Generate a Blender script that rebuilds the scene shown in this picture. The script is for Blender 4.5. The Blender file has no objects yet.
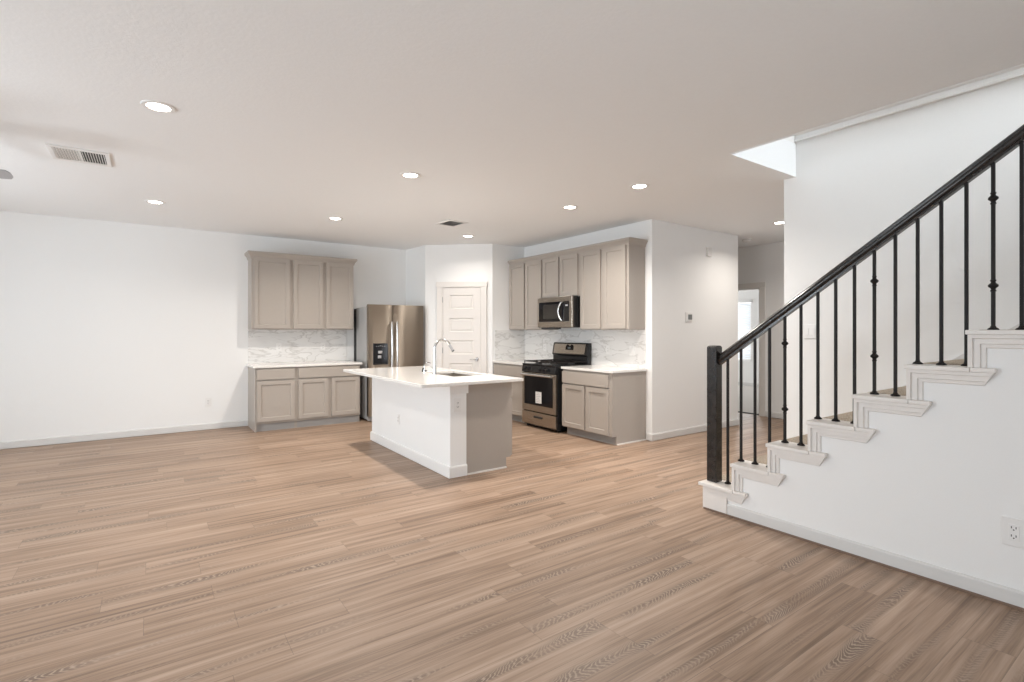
import bpy, bmesh, math, random
from mathutils import Vector, Matrix
C = bpy.context.scene
COL = C.collection
PI = math.pi
R = math.radians

# ------------------------------------------------------------------ camera
cam_d = bpy.data.cameras.new('camera')
cam_d.sensor_width = 36.0
cam_d.lens = 18.0
cam_d.shift_y = -9.87 / 1024
cam_d.clip_start = 0.05
cam = bpy.data.objects.new('camera', cam_d)
COL.objects.link(cam)
cam.location = (0, 0, 1.375)
cam.rotation_euler = (PI / 2, 0, R(54.757 - 90))
C.camera = cam

# ------------------------------------------------------------------ world, exposure
C.view_settings.view_transform = 'Standard'
C.view_settings.look = 'None'
C.view_settings.exposure = 0.21
C.view_settings.gamma = 1.0
C.view_settings.use_curve_mapping = False
W = bpy.data.worlds.new('sky')
C.world = W
W.use_nodes = True
bg = W.node_tree.nodes['Background']
bg.inputs[0].default_value = (0.80, 0.90, 1.0, 1)
bg.inputs[1].default_value = 1.0
C.cycles.use_denoising = True
C.cycles.max_bounces = 16
C.cycles.diffuse_bounces = 12
C.cycles.sample_clamp_indirect = 6.0

# daylight outside each window of the room (behind and beside the camera; hall and bedroom side ones are added)
def daylight(name, loc, rot, sx, sy, power, col):
    d = bpy.data.lights.new(name, 'AREA')
    d.shape = 'RECTANGLE'
    d.size, d.size_y = sx, sy
    d.energy = power
    d.color = col
    o = bpy.data.objects.new(name, d)
    o.location = loc
    o.rotation_euler = rot
    COL.objects.link(o)
    return o

DAY = (0.84, 0.93, 1.0)
daylight('area_daylight', (-4.50, 1.6, 1.35), (0, R(-120), 0), 2.0, 1.8, 70, DAY)
daylight('area_daylight', (-4.50, 5.2, 1.35), (0, R(-120), 0), 2.0, 1.8, 190, DAY)
daylight('area_daylight', (-0.6, -2.90, 1.15), (R(124), 0, 0), 3.4, 2.2, 95, DAY)
daylight('area_daylight', (12.45, 7.42, 1.4), (0, R(90), 0), 1.4, 0.9, 30, (1.0, 1.0, 1.0))
daylight('area_daylight', (6.4, -2.90, 1.15), (R(112), 0, 0), 1.8, 1.8, 42, (0.92, 0.96, 1.0))  # fill light through an added window, brightens the dark hall
daylight('area_daylight', (10.4, 10.45, 1.5), (R(-90), 0, 0), 1.6, 1.4, 110, (1.0, 1.0, 1.0))  # fill light through an added side window, brightens the bedroom
daylight('area_daylight', (4.27, -2.82, 4.3), (R(90), 0, 0), 0.9, 1.4, 135, (0.90, 0.95, 1.0))

# ------------------------------------------------------------------ materials
def new_mat(name):
    m = bpy.data.materials.new(name)
    m.use_nodes = True
    nt = m.node_tree
    return m, nt, nt.nodes['Principled BSDF']

def P(b, **k):
    names = {'color': 'Base Color', 'rough': 'Roughness', 'metal': 'Metallic', 'spec': 'Specular IOR Level', 'aniso': 'Anisotropic', 'coat': 'Coat Weight'}
    for a, v in k.items():
        b.inputs[names[a]].default_value = (*v, 1) if a == 'color' else v

def paint(name, col, rough=0.6, bump=0.0, scale=120, spec=0.3, var=0.02):
    m, nt, b = new_mat(name)
    P(b, rough=rough, spec=spec)
    tc = nt.nodes.new('ShaderNodeTexCoord')
    n = nt.nodes.new('ShaderNodeTexNoise')
    n.inputs['Scale'].default_value = scale
    n.inputs['Detail'].default_value = 3
    nt.links.new(tc.outputs['Object'], n.inputs['Vector'])
    mx = nt.nodes.new('ShaderNodeMix')
    mx.data_type = 'RGBA'
    mx.inputs[6].default_value = (*[c * (1 - var) for c in col], 1)
    mx.inputs[7].default_value = (*[min(1, c * (1 + var)) for c in col], 1)
    nt.links.new(n.outputs['Fac'], mx.inputs[0])
    nt.links.new(mx.outputs[2], b.inputs['Base Color'])
    if bump:
        bp = nt.nodes.new('ShaderNodeBump')
        bp.inputs['Strength'].default_value = bump
        bp.inputs['Distance'].default_value = 0.002
        nt.links.new(n.outputs['Fac'], bp.inputs['Height'])
        nt.links.new(bp.outputs[0], b.inputs['Normal'])
    return m

def steel(name, col=(0.55, 0.53, 0.50), rough=0.28, axis='X', wav=0.0):
    m, nt, b = new_mat(name)
    P(b, color=col, metal=1.0, rough=rough)
    if wav:
        P(b, aniso=0.95)
        tg = nt.nodes.new('ShaderNodeTangent')
        tg.direction_type = 'RADIAL'
        tg.axis = 'Z'
        nt.links.new(tg.outputs[0], b.inputs['Tangent'])
        b.inputs['Anisotropic Rotation'].default_value = 0.25
    tc = nt.nodes.new('ShaderNodeTexCoord')
    mp = nt.nodes.new('ShaderNodeMapping')
    mp.inputs['Scale'].default_value = (3, 3, 400) if axis == 'X' else (400, 400, 3)
    n = nt.nodes.new('ShaderNodeTexNoise')
    n.inputs['Scale'].default_value = 1.0
    n.inputs['Detail'].default_value = 2
    nt.links.new(tc.outputs['Object'], mp.inputs['Vector'])
    nt.links.new(mp.outputs[0], n.inputs['Vector'])
    mr = nt.nodes.new('ShaderNodeMapRange')
    mr.inputs['To Min'].default_value = rough * 0.96
    mr.inputs['To Max'].default_value = rough * 1.04
    nt.links.new(n.outputs['Fac'], mr.inputs['Value'])
    nt.links.new(mr.outputs[0], b.inputs['Roughness'])
    if wav:
        mp2 = nt.nodes.new('ShaderNodeMapping')
        mp2.inputs['Scale'].default_value = (5.0, 5.0, 0.9)
        n2 = nt.nodes.new('ShaderNodeTexNoise')
        n2.inputs['Scale'].default_value = 1.0
        n2.inputs['Detail'].default_value = 0
        bp = nt.nodes.new('ShaderNodeBump')
        bp.inputs['Strength'].default_value = 1.0
        bp.inputs['Distance'].default_value = wav
        nt.links.new(tc.outputs['Object'], mp2.inputs['Vector'])
        nt.links.new(mp2.outputs[0], n2.inputs['Vector'])
        nt.links.new(n2.outputs['Fac'], bp.inputs['Height'])
        nt.links.new(bp.outputs[0], b.inputs['Normal'])
    return m

def emit(name, col, s):
    m, nt, b = new_mat(name)
    P(b, color=(0.9, 0.9, 0.9))
    b.inputs['Emission Color'].default_value = (*col, 1)
    b.inputs['Emission Strength'].default_value = s
    return m

def plain(name, col, rough=0.5, metal=0.0, spec=0.5):
    m, nt, b = new_mat(name)
    P(b, color=col, rough=rough, metal=metal, spec=spec)
    return m

def glass(name):
    m = bpy.data.materials.new(name)
    m.use_nodes = True
    nt = m.node_tree
    nt.nodes.clear()
    o = nt.nodes.new('ShaderNodeOutputMaterial')
    t = nt.nodes.new('ShaderNodeBsdfTransparent')
    g = nt.nodes.new('ShaderNodeBsdfGlossy')
    g.inputs['Roughness'].default_value = 0.02
    f = nt.nodes.new('ShaderNodeFresnel')
    f.inputs['IOR'].default_value = 1.45
    mx = nt.nodes.new('ShaderNodeMixShader')
    nt.links.new(f.outputs[0], mx.inputs[0])
    nt.links.new(t.outputs[0], mx.inputs[1])
    nt.links.new(g.outputs[0], mx.inputs[2])
    nt.links.new(mx.outputs[0], o.inputs[0])
    return m

def ramp(nt, stops, interp='LINEAR'):
    r = nt.nodes.new('ShaderNodeValToRGB')
    r.color_ramp.interpolation = interp
    e = r.color_ramp.elements
    while len(e) < len(stops):
        e.new(0.5)
    for i, (p, c) in enumerate(stops):
        e[i].position = p
        e[i].color = (*c, 1)
    return r

def floor_mat():
    m, nt, b = new_mat('oak_plank')
    N, L = nt.nodes, nt.links
    def math_(op, a, bb=None, c=None):
        n = N.new('ShaderNodeMath')
        n.operation = op
        for i, v in enumerate((a, bb, c)):
            if v is None:
                continue
            if isinstance(v, (int, float)):
                n.inputs[i].default_value = v
            else:
                L.new(v, n.inputs[i])
        return n.outputs[0]
    def noise(vec, scale, detail=4, rough=0.55, dist=0.0, dims='3D'):
        n = N.new('ShaderNodeTexNoise')
        n.inputs['Scale'].default_value = scale
        n.inputs['Detail'].default_value = detail
        n.inputs['Roughness'].default_value = rough
        n.inputs['Distortion'].default_value = dist
        L.new(vec, n.inputs['Vector'])
        return n.outputs['Fac']
    def comb(x, y, z):
        n = N.new('ShaderNodeCombineXYZ')
        for i, v in enumerate((x, y, z)):
            if isinstance(v, (int, float)):
                n.inputs[i].default_value = v
            else:
                L.new(v, n.inputs[i])
        return n.outputs[0]
    tc = N.new('ShaderNodeTexCoord')
    sp = N.new('ShaderNodeSeparateXYZ')
    L.new(tc.outputs['Object'], sp.inputs[0])
    x, y = sp.outputs[0], sp.outputs[1]
    PW, PL = 0.178, 1.22
    ry = math_('DIVIDE', y, PW)
    row = math_('FLOOR', ry)
    fy = math_('FRACT', ry)
    wn = N.new('ShaderNodeTexWhiteNoise')
    wn.noise_dimensions = '1D'
    L.new(row, wn.inputs['W'])
    rx = math_('ADD', math_('DIVIDE', x, PL), math_('MULTIPLY', wn.outputs['Value'], 7.0))
    colm = math_('FLOOR', rx)
    fx = math_('FRACT', rx)
    wn2 = N.new('ShaderNodeTexWhiteNoise')
    wn2.noise_dimensions = '2D'
    L.new(comb(colm, row, 0), wn2.inputs['Vector'])
    pid = wn2.outputs['Value']
    off = math_('MULTIPLY', pid, 37.0)
    # cathedral arches: rings of a slightly tilted cone seen in a flat cut
    cy0 = math_('MULTIPLY', math_('SUBTRACT', fy, math_('ADD', 0.30, math_('MULTIPLY', pid, 0.40))), PW)
    gx = math_('ADD', x, off)
    wob = noise(comb(math_('MULTIPLY', gx, 2.2), math_('MULTIPLY', y, 7.0), off), 1.0, 3, 0.5)
    wob2 = noise(comb(math_('MULTIPLY', gx, 14.0), math_('MULTIPLY', y, 60.0), off), 1.0, 2, 0.5)
    cy = math_('ADD', cy0, math_('MULTIPLY', math_('SUBTRACT', wob, 0.5), 0.06))
    flip = math_('SIGN', math_('SUBTRACT', math_('FRACT', math_('MULTIPLY', pid, 13.0)), 0.5))
    arc = math_('MULTIPLY', math_('MULTIPLY', cy, cy), 1500.0)
    ring = math_('ADD', math_('ADD', math_('MULTIPLY', math_('MULTIPLY', gx, flip), 36.0), arc), math_('ADD', math_('MULTIPLY', wob, 14.0), math_('MULTIPLY', wob2, 1.7)))
    saw = math_('FRACT', ring)
    # fine straight grain
    fine = noise(comb(math_('MULTIPLY', gx, 3.0), math_('MULTIPLY', y, 150.0), off), 1.0, 5, 0.6)
    med = noise(comb(math_('MULTIPLY', gx, 0.9), math_('MULTIPLY', y, 26.0), off), 1.0, 4, 0.55, 0.3)
    big = noise(comb(math_('MULTIPLY', gx, 0.7), math_('MULTIPLY', y, 6.0), off), 1.0, 2, 0.5)
    base = ramp(nt, [(0.12, (0.115, 0.071, 0.045)), (0.36, (0.238, 0.157, 0.105)), (0.55, (0.338, 0.234, 0.166)), (0.85, (0.455, 0.334, 0.252))])
    tone = math_('ADD', math_('MULTIPLY', pid, 0.16), math_('ADD', math_('MULTIPLY', med, 1.15), math_('MULTIPLY', fine, 0.55)))
    L.new(math_('SUBTRACT', tone, 0.43), base.inputs[0])
    # dark heart streak, where the arches live
    heart = N.new('ShaderNodeMapRange')
    heart.inputs['From Min'].default_value = 0.006
    heart.inputs['From Max'].default_value = 0.046
    heart.inputs['To Min'].default_value = 1.0
    heart.inputs['To Max'].default_value = 0.0
    heart.interpolation_type = 'SMOOTHSTEP'
    L.new(math_('ADD', math_('ABSOLUTE', cy), math_('MULTIPLY', math_('SUBTRACT', big, 0.42), 0.22)), heart.inputs['Value'])
    patch = N.new('ShaderNodeMapRange')
    patch.inputs['From Min'].default_value = 0.42
    patch.inputs['From Max'].default_value = 0.60
    L.new(noise(comb(math_('MULTIPLY', gx, 1.9), math_('MULTIPLY', y, 3.0), off), 1.0, 2, 0.5), patch.inputs['Value'])
    hv = math_('MULTIPLY', heart.outputs[0], math_('ADD', 0.45, math_('MULTIPLY', patch.outputs[0], 0.55)))
    def mixc(fac, a, c, mode='MIX'):
        n = N.new('ShaderNodeMix')
        n.data_type = 'RGBA'
        n.blend_type = mode
        L.new(fac, n.inputs[0])
        for i, v in ((6, a), (7, c)):
            if isinstance(v, tuple):
                n.inputs[i].default_value = (*v, 1)
            else:
                L.new(v, n.inputs[i])
        return n.outputs[2]
    c1 = mixc(math_('MULTIPLY', hv, 0.78), base.outputs[0], (0.118, 0.078, 0.055))
    rl = ramp(nt, [(0.0, (0, 0, 0)), (0.45, (0, 0, 0)), (0.75, (1, 1, 1)), (1.0, (0.0, 0.0, 0.0))])
    L.new(saw, rl.inputs[0])
    lime = math_('MULTIPLY', math_('MULTIPLY', hv, rl.outputs[0]), 0.80)
    c2 = mixc(lime, c1, (0.48, 0.375, 0.29))
    # seams
    ey = math_('MINIMUM', fy, math_('SUBTRACT', 1.0, fy))
    ex = math_('MULTIPLY', math_('MINIMUM', fx, math_('SUBTRACT', 1.0, fx)), PL / PW)
    edge = math_('LESS_THAN', math_('MINIMUM', ey, ex), 0.007)
    c3 = mixc(math_('MULTIPLY', edge, 0.55), c2, (0.12, 0.085, 0.06))
    L.new(c3, b.inputs['Base Color'])
    rr = N.new('ShaderNodeMapRange')
    rr.inputs['To Min'].default_value = 0.36
    rr.inputs['To Max'].default_value = 0.52
    L.new(fine, rr.inputs['Value'])
    L.new(rr.outputs[0], b.inputs['Roughness'])
    P(b, spec=0.42)
    bp = N.new('ShaderNodeBump')
    bp.inputs['Strength'].default_value = 0.12
    bp.inputs['Distance'].default_value = 0.001
    L.new(fine, bp.inputs['Height'])
    L.new(bp.outputs[0], b.inputs['Normal'])
    return m

def marble_mat():
    m, nt, b = new_mat('marble_tile')
    N, L = nt.nodes, nt.links
    tc = N.new('ShaderNodeTexCoord')
    mp = N.new('ShaderNodeMapping')
    mp.inputs['Rotation'].default_value = (R(38), R(38), 0)
    mp.inputs['Scale'].default_value = (1.3, 1.3, 4.2)
    L.new(tc.outputs['Object'], mp.inputs['Vector'])
    n = N.new('ShaderNodeTexNoise')
    n.inputs['Scale'].default_value = 2.1
    n.inputs['Detail'].default_value = 7
    n.inputs['Distortion'].default_value = 0.5
    L.new(mp.outputs[0], n.inputs['Vector'])
    r = ramp(nt, [(0.0, (0.80, 0.79, 0.77)), (0.46, (0.78, 0.77, 0.755)), (0.495, (0.58, 0.565, 0.545)), (0.53, (0.76, 0.75, 0.735)), (1.0, (0.68, 0.665, 0.65))])
    L.new(n.outputs['Fac'], r.inputs[0])
    L.new(r.outputs[0], b.inputs['Base Color'])
    P(b, rough=0.25, spec=0.45)
    return m

def carpet_mat():
    m, nt, b = new_mat('speckled_carpet')
    N, L = nt.nodes, nt.links
    tc = N.new('ShaderNodeTexCoord')
    n = N.new('ShaderNodeTexNoise')
    n.inputs['Scale'].default_value = 160
    n.inputs['Detail'].default_value = 3
    L.new(tc.outputs['Object'], n.inputs['Vector'])
    r = ramp(nt, [(0.30, (0.20, 0.16, 0.12)), (0.5, (0.40, 0.34, 0.275)), (0.72, (0.62, 0.55, 0.46))])
    L.new(n.outputs['Fac'], r.inputs[0])
    L.new(r.outputs[0], b.inputs['Base Color'])
    P(b, rough=0.95, spec=0.1)
    bp = N.new('ShaderNodeBump')
    bp.inputs['Strength'].default_value = 0.8
    bp.inputs['Distance'].default_value = 0.006
    L.new(n.outputs['Fac'], bp.inputs['Height'])
    L.new(bp.outputs[0], b.inputs['Normal'])
    return m

def quartz_mat():
    m, nt, b = new_mat('white_quartz')
    N, L = nt.nodes, nt.links
    tc = N.new('ShaderNodeTexCoord')
    n = N.new('ShaderNodeTexNoise')
    n.inputs['Scale'].default_value = 60
    n.inputs['Detail'].default_value = 4
    L.new(tc.outputs['Object'], n.inputs['Vector'])
    r = ramp(nt, [(0.3, (0.76, 0.735, 0.70)), (0.7, (0.82, 0.80, 0.77))])
    L.new(n.outputs['Fac'], r.inputs[0])
    L.new(r.outputs[0], b.inputs['Base Color'])
    P(b, rough=0.12, spec=0.5)
    return m

def black_wood():
    m, nt, b = new_mat('black_stained_wood')
    N, L = nt.nodes, nt.links
    tc = N.new('ShaderNodeTexCoord')
    mp = N.new('ShaderNodeMapping')
    mp.inputs['Scale'].default_value = (60, 8, 8)
    L.new(tc.outputs['Object'], mp.inputs['Vector'])
    n = N.new('ShaderNodeTexNoise')
    n.inputs['Scale'].default_value = 2
    n.inputs['Detail'].default_value = 4
    L.new(mp.outputs[0], n.inputs['Vector'])
    r = ramp(nt, [(0.3, (0.010, 0.008, 0.007)), (0.75, (0.030, 0.024, 0.021))])
    L.new(n.outputs['Fac'], r.inputs[0])
    L.new(r.outputs[0], b.inputs['Base Color'])
    P(b, rough=0.22, spec=0.5)
    return m

M = dict(
    wall=paint('white_wall_paint', (0.825, 0.822, 0.812), 0.7, 0.12, 150),
    ceil=paint('ceiling_paint', (0.875, 0.885, 0.89), 0.85, 0.5, 55),
    trim=paint('trim_paint', (0.70, 0.675, 0.645), 0.42, 0, 40),
    door=paint('door_paint', (0.76, 0.725, 0.69), 0.4, 0, 40),
    base=paint('baseboard_paint', (0.66, 0.65, 0.635), 0.45, 0, 40),
    cab=paint('greige_cabinet_paint', (0.400, 0.358, 0.318), 0.42, 0, 30),
    toe=paint('toe_kick_paint', (0.36, 0.35, 0.34), 0.5, 0, 30),
    floor=floor_mat(), marble=marble_mat(), quartz=quartz_mat(), carpet=carpet_mat(),
    roomcarpet=paint('pale_carpet', (0.66, 0.63, 0.60), 0.95, 0.6, 200, 0.1, 0.06),
    bwood=black_wood(),
    iron=plain('black_iron', (0.014, 0.011, 0.010), 0.5, 0.0, 0.22),
    steel=steel('brushed_steel', (0.44, 0.40, 0.35), 0.27, 'X'),
    fridge=steel('fridge_steel', (0.40, 0.345, 0.285), 0.42, 'X', 0.012),
    fside=plain('grey_appliance_side', (0.33, 0.325, 0.32), 0.45),
    chrome=plain('chrome', (0.78, 0.78, 0.78), 0.12, 1.0),
    silver=plain('silver_handle', (0.72, 0.71, 0.70), 0.25, 1.0),
    black=plain('black_enamel', (0.012, 0.012, 0.013), 0.22),
    matblack=plain('matte_black', (0.015, 0.015, 0.015), 0.6),
    bglass=plain('black_oven_glass', (0.006, 0.006, 0.008), 0.08, 0.0, 0.3),
    grey=plain('grey_plastic', (0.42, 0.42, 0.43), 0.4),
    dgrey=plain('dark_slot', (0.06, 0.06, 0.06), 0.7),
    plate=plain('white_plastic', (0.80, 0.79, 0.775), 0.35),
    paper=plain('white_paper', (0.78, 0.77, 0.75), 0.7),
    ink=plain('grey_print', (0.45, 0.45, 0.45), 0.7),
    lens=emit('lamp_lens', (1.0, 0.93, 0.84), 14.0),
    glass=glass('window_glass'),
    shoe=paint('brown_shoe_strip', (0.20, 0.135, 0.10), 0.5, 0, 60),
    blind=paint('white_blind', (0.82, 0.82, 0.82), 0.5, 0, 60),
    dwin=plain('dark_window_mesh', (0.035, 0.032, 0.03), 0.15, 0.0, 0.4),
    screen=plain('grey_display', (0.16, 0.17, 0.17), 0.2),
)

# ------------------------------------------------------------------ mesh helpers
class MB:
    """collects shapes into one mesh"""
    def __init__(s):
        s.bm = bmesh.new()
    def box(s, x0, x1, y0, y1, z0, z1):
        v = [s.bm.verts.new(p) for p in ((x0, y0, z0), (x1, y0, z0), (x1, y1, z0), (x0, y1, z0), (x0, y0, z1), (x1, y0, z1), (x1, y1, z1), (x0, y1, z1))]
        for f in ((0, 3, 2, 1), (4, 5, 6, 7), (0, 1, 5, 4), (1, 2, 6, 5), (2, 3, 7, 6), (3, 0, 4, 7)):
            s.bm.faces.new([v[i] for i in f])
        return s
    def rings(s, rings, cap=True, closed=True):
        """skin a list of equal-length vertex rings"""
        vs = [[s.bm.verts.new(p) for p in r] for r in rings]
        n = len(vs[0])
        for a, b in zip(vs, vs[1:]):
            for i in range(n if closed else n - 1):
                j = (i + 1) % n
                s.bm.faces.new((a[i], a[j], b[j], b[i]))
        if cap:
            s.bm.faces.new(list(reversed(vs[0])))
            s.bm.faces.new(vs[-1])
        return s
    def prism(s, poly, axis, a, b):
        """polygon (u, v) pushed from a to b along an axis; u, v are the two other axes in order"""
        def pt(u, v, t):
            return {'x': (t, u, v), 'y': (u, t, v), 'z': (u, v, t)}[axis]
        return s.rings([[pt(u, v, a) for u, v in poly], [pt(u, v, b) for u, v in poly]])
    def cyl(s, p0, p1, r0, r1=None, n=20):
        return s.tube([p0, p1], [r0, r0 if r1 is None else r1], n)
    def tube(s, pts, rad, n=14):
        pts = [Vector(p) for p in pts]
        if not isinstance(rad, (list, tuple)):
            rad = [rad] * len(pts)
        up = None
        rr = []
        for i, p in enumerate(pts):
            a = pts[max(0, i - 1)]
            b = pts[min(len(pts) - 1, i + 1)]
            t = (b - a).normalized()
            if up is None:
                up = Vector((0, 0, 1)) if abs(t.z) < 0.9 else Vector((1, 0, 0))
            e1 = (up - t * up.dot(t)).normalized()
            e2 = t.cross(e1)
            up = e1
            rr.append([p + e1 * rad[i] * math.cos(2 * PI * k / n) + e2 * rad[i] * math.sin(2 * PI * k / n) for k in range(n)])
        return s.rings(rr)
    def lathe(s, prof, c=(0, 0, 0), n=24):
        """profile of (radius, z) turned about a vertical axis at c"""
        return s.rings([[(c[0] + r * math.cos(2 * PI * k / n), c[1] + r * math.sin(2 * PI * k / n), c[2] + z) for k in range(n)] for r, z in prof])
    def sweep(s, path, prof):
        """profile of (offset, z) carried along a flat path; offset is to the right of travel, corners mitred"""
        P2 = [Vector((p[0], p[1])) for p in path]
        rings = []
        for i, p in enumerate(P2):
            d0 = (P2[i] - P2[i - 1]).normalized() if i else None
            d1 = (P2[i + 1] - P2[i]).normalized() if i < len(P2) - 1 else None
            n0 = Vector((d0.y, -d0.x)) if d0 else None
            n1 = Vector((d1.y, -d1.x)) if d1 else None
            if n0 is None: n, k = n1, 1
            elif n1 is None: n, k = n0, 1
            else:
                n = (n0 + n1).normalized()
                k = 1 / max(0.2, n.dot(n0))
            rings.append([(p.x + n.x * o * k, p.y + n.y * o * k, z) for o, z in prof])
        return s.rings(rings)
    def panel(s, x0, x1, z0, z1, yf, t, rects, rec=0.008, slope=0.006, inner=None):
        """door leaf facing -y: front at yf, thickness t, with sunk panels"""
        xs = sorted({x0, x1, *[r[0] for r in rects], *[r[1] for r in rects]})
        zs = sorted({z0, z1, *[r[2] for r in rects], *[r[3] for r in rects]})
        V = {}
        def v(x, y, z):
            k = (round(x, 5), round(y, 5), round(z, 5))
            if k not in V:
                V[k] = s.bm.verts.new((x, y, z))
            return V[k]
        for a, b in zip(xs, xs[1:]):
            for c, d in zip(zs, zs[1:]):
                mx, mz = (a + b) / 2, (c + d) / 2
                if any(r[0] < mx < r[1] and r[2] < mz < r[3] for r in rects):
                    continue
                s.bm.faces.new((v(a, yf, c), v(b, yf, c), v(b, yf, d), v(a, yf, d)))
        for a, b, c, d in rects:
            o = [(a, c), (b, c), (b, d), (a, d)]
            i = [(a + slope, c + slope), (b - slope, c + slope), (b - slope, d - slope), (a + slope, d - slope)]
            y = yf + rec
            # outer edges follow the grid cuts, so walk them as plain quads with the corner verts
            for k in range(4):
                j = (k + 1) % 4
                s.bm.faces.new((v(o[k][0], yf, o[k][1]), v(o[j][0], yf, o[j][1]), v(i[j][0], y, i[j][1]), v(i[k][0], y, i[k][1])))
            if inner:
                g, up = inner
                q = [(a + g, c + g), (b - g, c + g), (b - g, d - g), (a + g, d - g)]
                q2 = [(a + g + slope, c + g + slope), (b - g - slope, c + g + slope), (b - g - slope, d - g - slope), (a + g + slope, d - g - slope)]
                for k in range(4):
                    j = (k + 1) % 4
                    s.bm.faces.new((v(i[k][0], y, i[k][1]), v(i[j][0], y, i[j][1]), v(q[j][0], y, q[j][1]), v(q[k][0], y, q[k][1])))
                    s.bm.faces.new((v(q[k][0], y, q[k][1]), v(q[j][0], y, q[j][1]), v(q2[j][0], y - up, q2[j][1]), v(q2[k][0], y - up, q2[k][1])))
                s.bm.faces.new([v(p[0], y - up, p[1]) for p in q2])
            else:
                s.bm.faces.new([v(p[0], y, p[1]) for p in i])
        yb = yf + t
        s.bm.faces.new((v(x0, yb, z0), v(x0, yb, z1), v(x1, yb, z1), v(x1, yb, z0)))
        bot = [v(x, yf, z0) for x in xs]
        top = [v(x, yf, z1) for x in xs]
        lef = [v(x0, yf, z) for z in zs]
        rig = [v(x1, yf, z) for z in zs]
        s.bm.faces.new([*bot[::-1], v(x0, yb, z0), v(x1, yb, z0)])
        s.bm.faces.new([*top, v(x1, yb, z1), v(x0, yb, z1)])
        s.bm.faces.new([*lef, v(x0, yb, z1), v(x0, yb, z0)])
        s.bm.faces.new([*rig[::-1], v(x1, yb, z0), v(x1, yb, z1)])
        return s
    def build(s, name, mat, parent=None, bevel=0.0, smooth=False, seg=2):
        bmesh.ops.recalc_face_normals(s.bm, faces=s.bm.faces)
        me = bpy.data.meshes.new(name)
        s.bm.to_mesh(me)
        s.bm.free()
        me.materials.append(mat)
        o = bpy.data.objects.new(name, me)
        COL.objects.link(o)
        if smooth:
            for p in me.polygons:
                p.use_smooth = True
            md = o.modifiers.new('split', 'EDGE_SPLIT')
            md.split_angle = R(38)
        if bevel:
            b = o.modifiers.new('bevel', 'BEVEL')
            b.width = bevel
            b.segments = seg
            b.limit_method = 'ANGLE'
            b.angle_limit = R(40)
        if parent:
            o.parent = parent
        return o

def thing(name, label, cat, loc=(0, 0, 0), rz=0.0, group=None):
    o = bpy.data.objects.new(name, None)
    o.empty_display_size = 0.1
    COL.objects.link(o)
    o.location = loc
    o.rotation_euler = (0, 0, rz)
    return tag(o, label, cat, group)

def tag(o, label, cat, group=None):
    o['label'] = label
    o['category'] = cat
    if group:
        o['group'] = group
    return o

def struct(o, label=None, cat=None):
    o['kind'] = 'structure'
    if label:
        o['label'] = label
        o['category'] = cat
    return o

def boxes(name, mat, lst, parent=None, bevel=0.0):
    m = MB()
    for b in lst:
        m.box(*b)
    return m.build(name, mat, parent, bevel)

def copy_tree(o, parent=None):
    c = o.copy()
    COL.objects.link(c)
    if parent:
        c.parent = parent
    for ch in list(o.children):
        copy_tree(ch, c)
    return c

# ------------------------------------------------------------------ dimensions of the place (metres)
H = 2.775                    # ceiling
YB = 8.29                    # long back wall behind the fridge
XR = 5.122                   # range wall
YH = 4.217                   # hall wall with the thermostat
PX = 3.605                   # pantry side wall
PA = (3.655, 7.62)              # pantry door wall, from here ...
PB = (4.48, 6.885)           # ... to here
YP = 6.885                   # short pantry wall beside the range counter
XS = 3.519                   # wall under the stairs
XW = 4.79                    # wall behind the stairs
XO, YO = 3.75, 2.31          # edges of the stairwell opening
XD = 8.08                    # wall with the doorway at the end of the hall
XL, YF = -4.2, -2.6          # window walls out of frame

# ------------------------------------------------------------------ the room
struct(boxes('floor', M['floor'], [(XL - 0.2, XD + 0.1, YF - 0.2, YB + 0.15, -0.08, 0)]), 'brown oak plank floor running through the whole room', 'floor')
struct(boxes('floor_carpet', M['roomcarpet'], [(XD + 0.1, 12.35, 2.0, 10.2, -0.08, 0.006)]), 'pale carpet in the room beyond the hall doorway', 'floor')
struct(boxes('ceiling', M['ceil'], [(XL - 0.2, XO, YF - 0.2, YB + 0.15, H, H + 0.3),
                                    (XO, XW + 0.12, YO, YB + 0.15, H, H + 0.3),
                                    (XW + 0.12, XD + 0.1, YF - 0.2, YB + 0.15, H, H + 0.3)]), 'textured off white ceiling with a stairwell opening', 'ceiling')
struct(boxes('ceiling_bedroom', M['ceil'], [(XD + 0.1, 12.35, 2.0, 10.2, H, H + 0.1)]))
struct(boxes('wall_back', M['wall'], [(XL - 0.2, XD + 0.1, YB, YB + 0.15, 0, H)]), 'long white wall behind the refrigerator and dry bar cabinets', 'wall')
struct(MB().prism([(PX, YB), (PA[0], PA[1]), (PB[0], PB[1]), (XR, YP), (XR, YP + 0.12), (PB[0] + 0.05, YP + 0.12), (PX + 0.12, PA[1] + 0.05), (PX + 0.12, YB)], 'z', 0, H).build('wall_pantry', M['wall']), 'white corner walls around the pantry door', 'wall')
struct(boxes('wall_range', M['wall'], [(XR, XR + 0.12, YH, YP + 0.12, 0, H)]), 'white wall behind the range and microwave', 'wall')
struct(boxes('wall_hall', M['wall'], [(XR + 0.12, 7.035, YH, YH + 0.12, 0, H), (6.915, 7.035, YH + 0.12, YB, 0, H)]), 'white hall wall holding the thermostat', 'wall')
struct(boxes('wall_far', M['wall'], [(XD, XD + 0.12, YF, 4.48, 0, H), (XD, XD + 0.12, 5.29, YB, 0, H), (XD, XD + 0.12, 4.48, 5.29, 2.075, H)]), 'white wall with the doorway at the end of the hall', 'wall')
struct(boxes('wall_stairwell', M['wall'], [(XW, XW + 0.12, YF, 2.417, 0, H), (XW, XW + 0.12, YF, YO, H, 5.5)]), 'tall white wall behind the staircase', 'wall')
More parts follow.
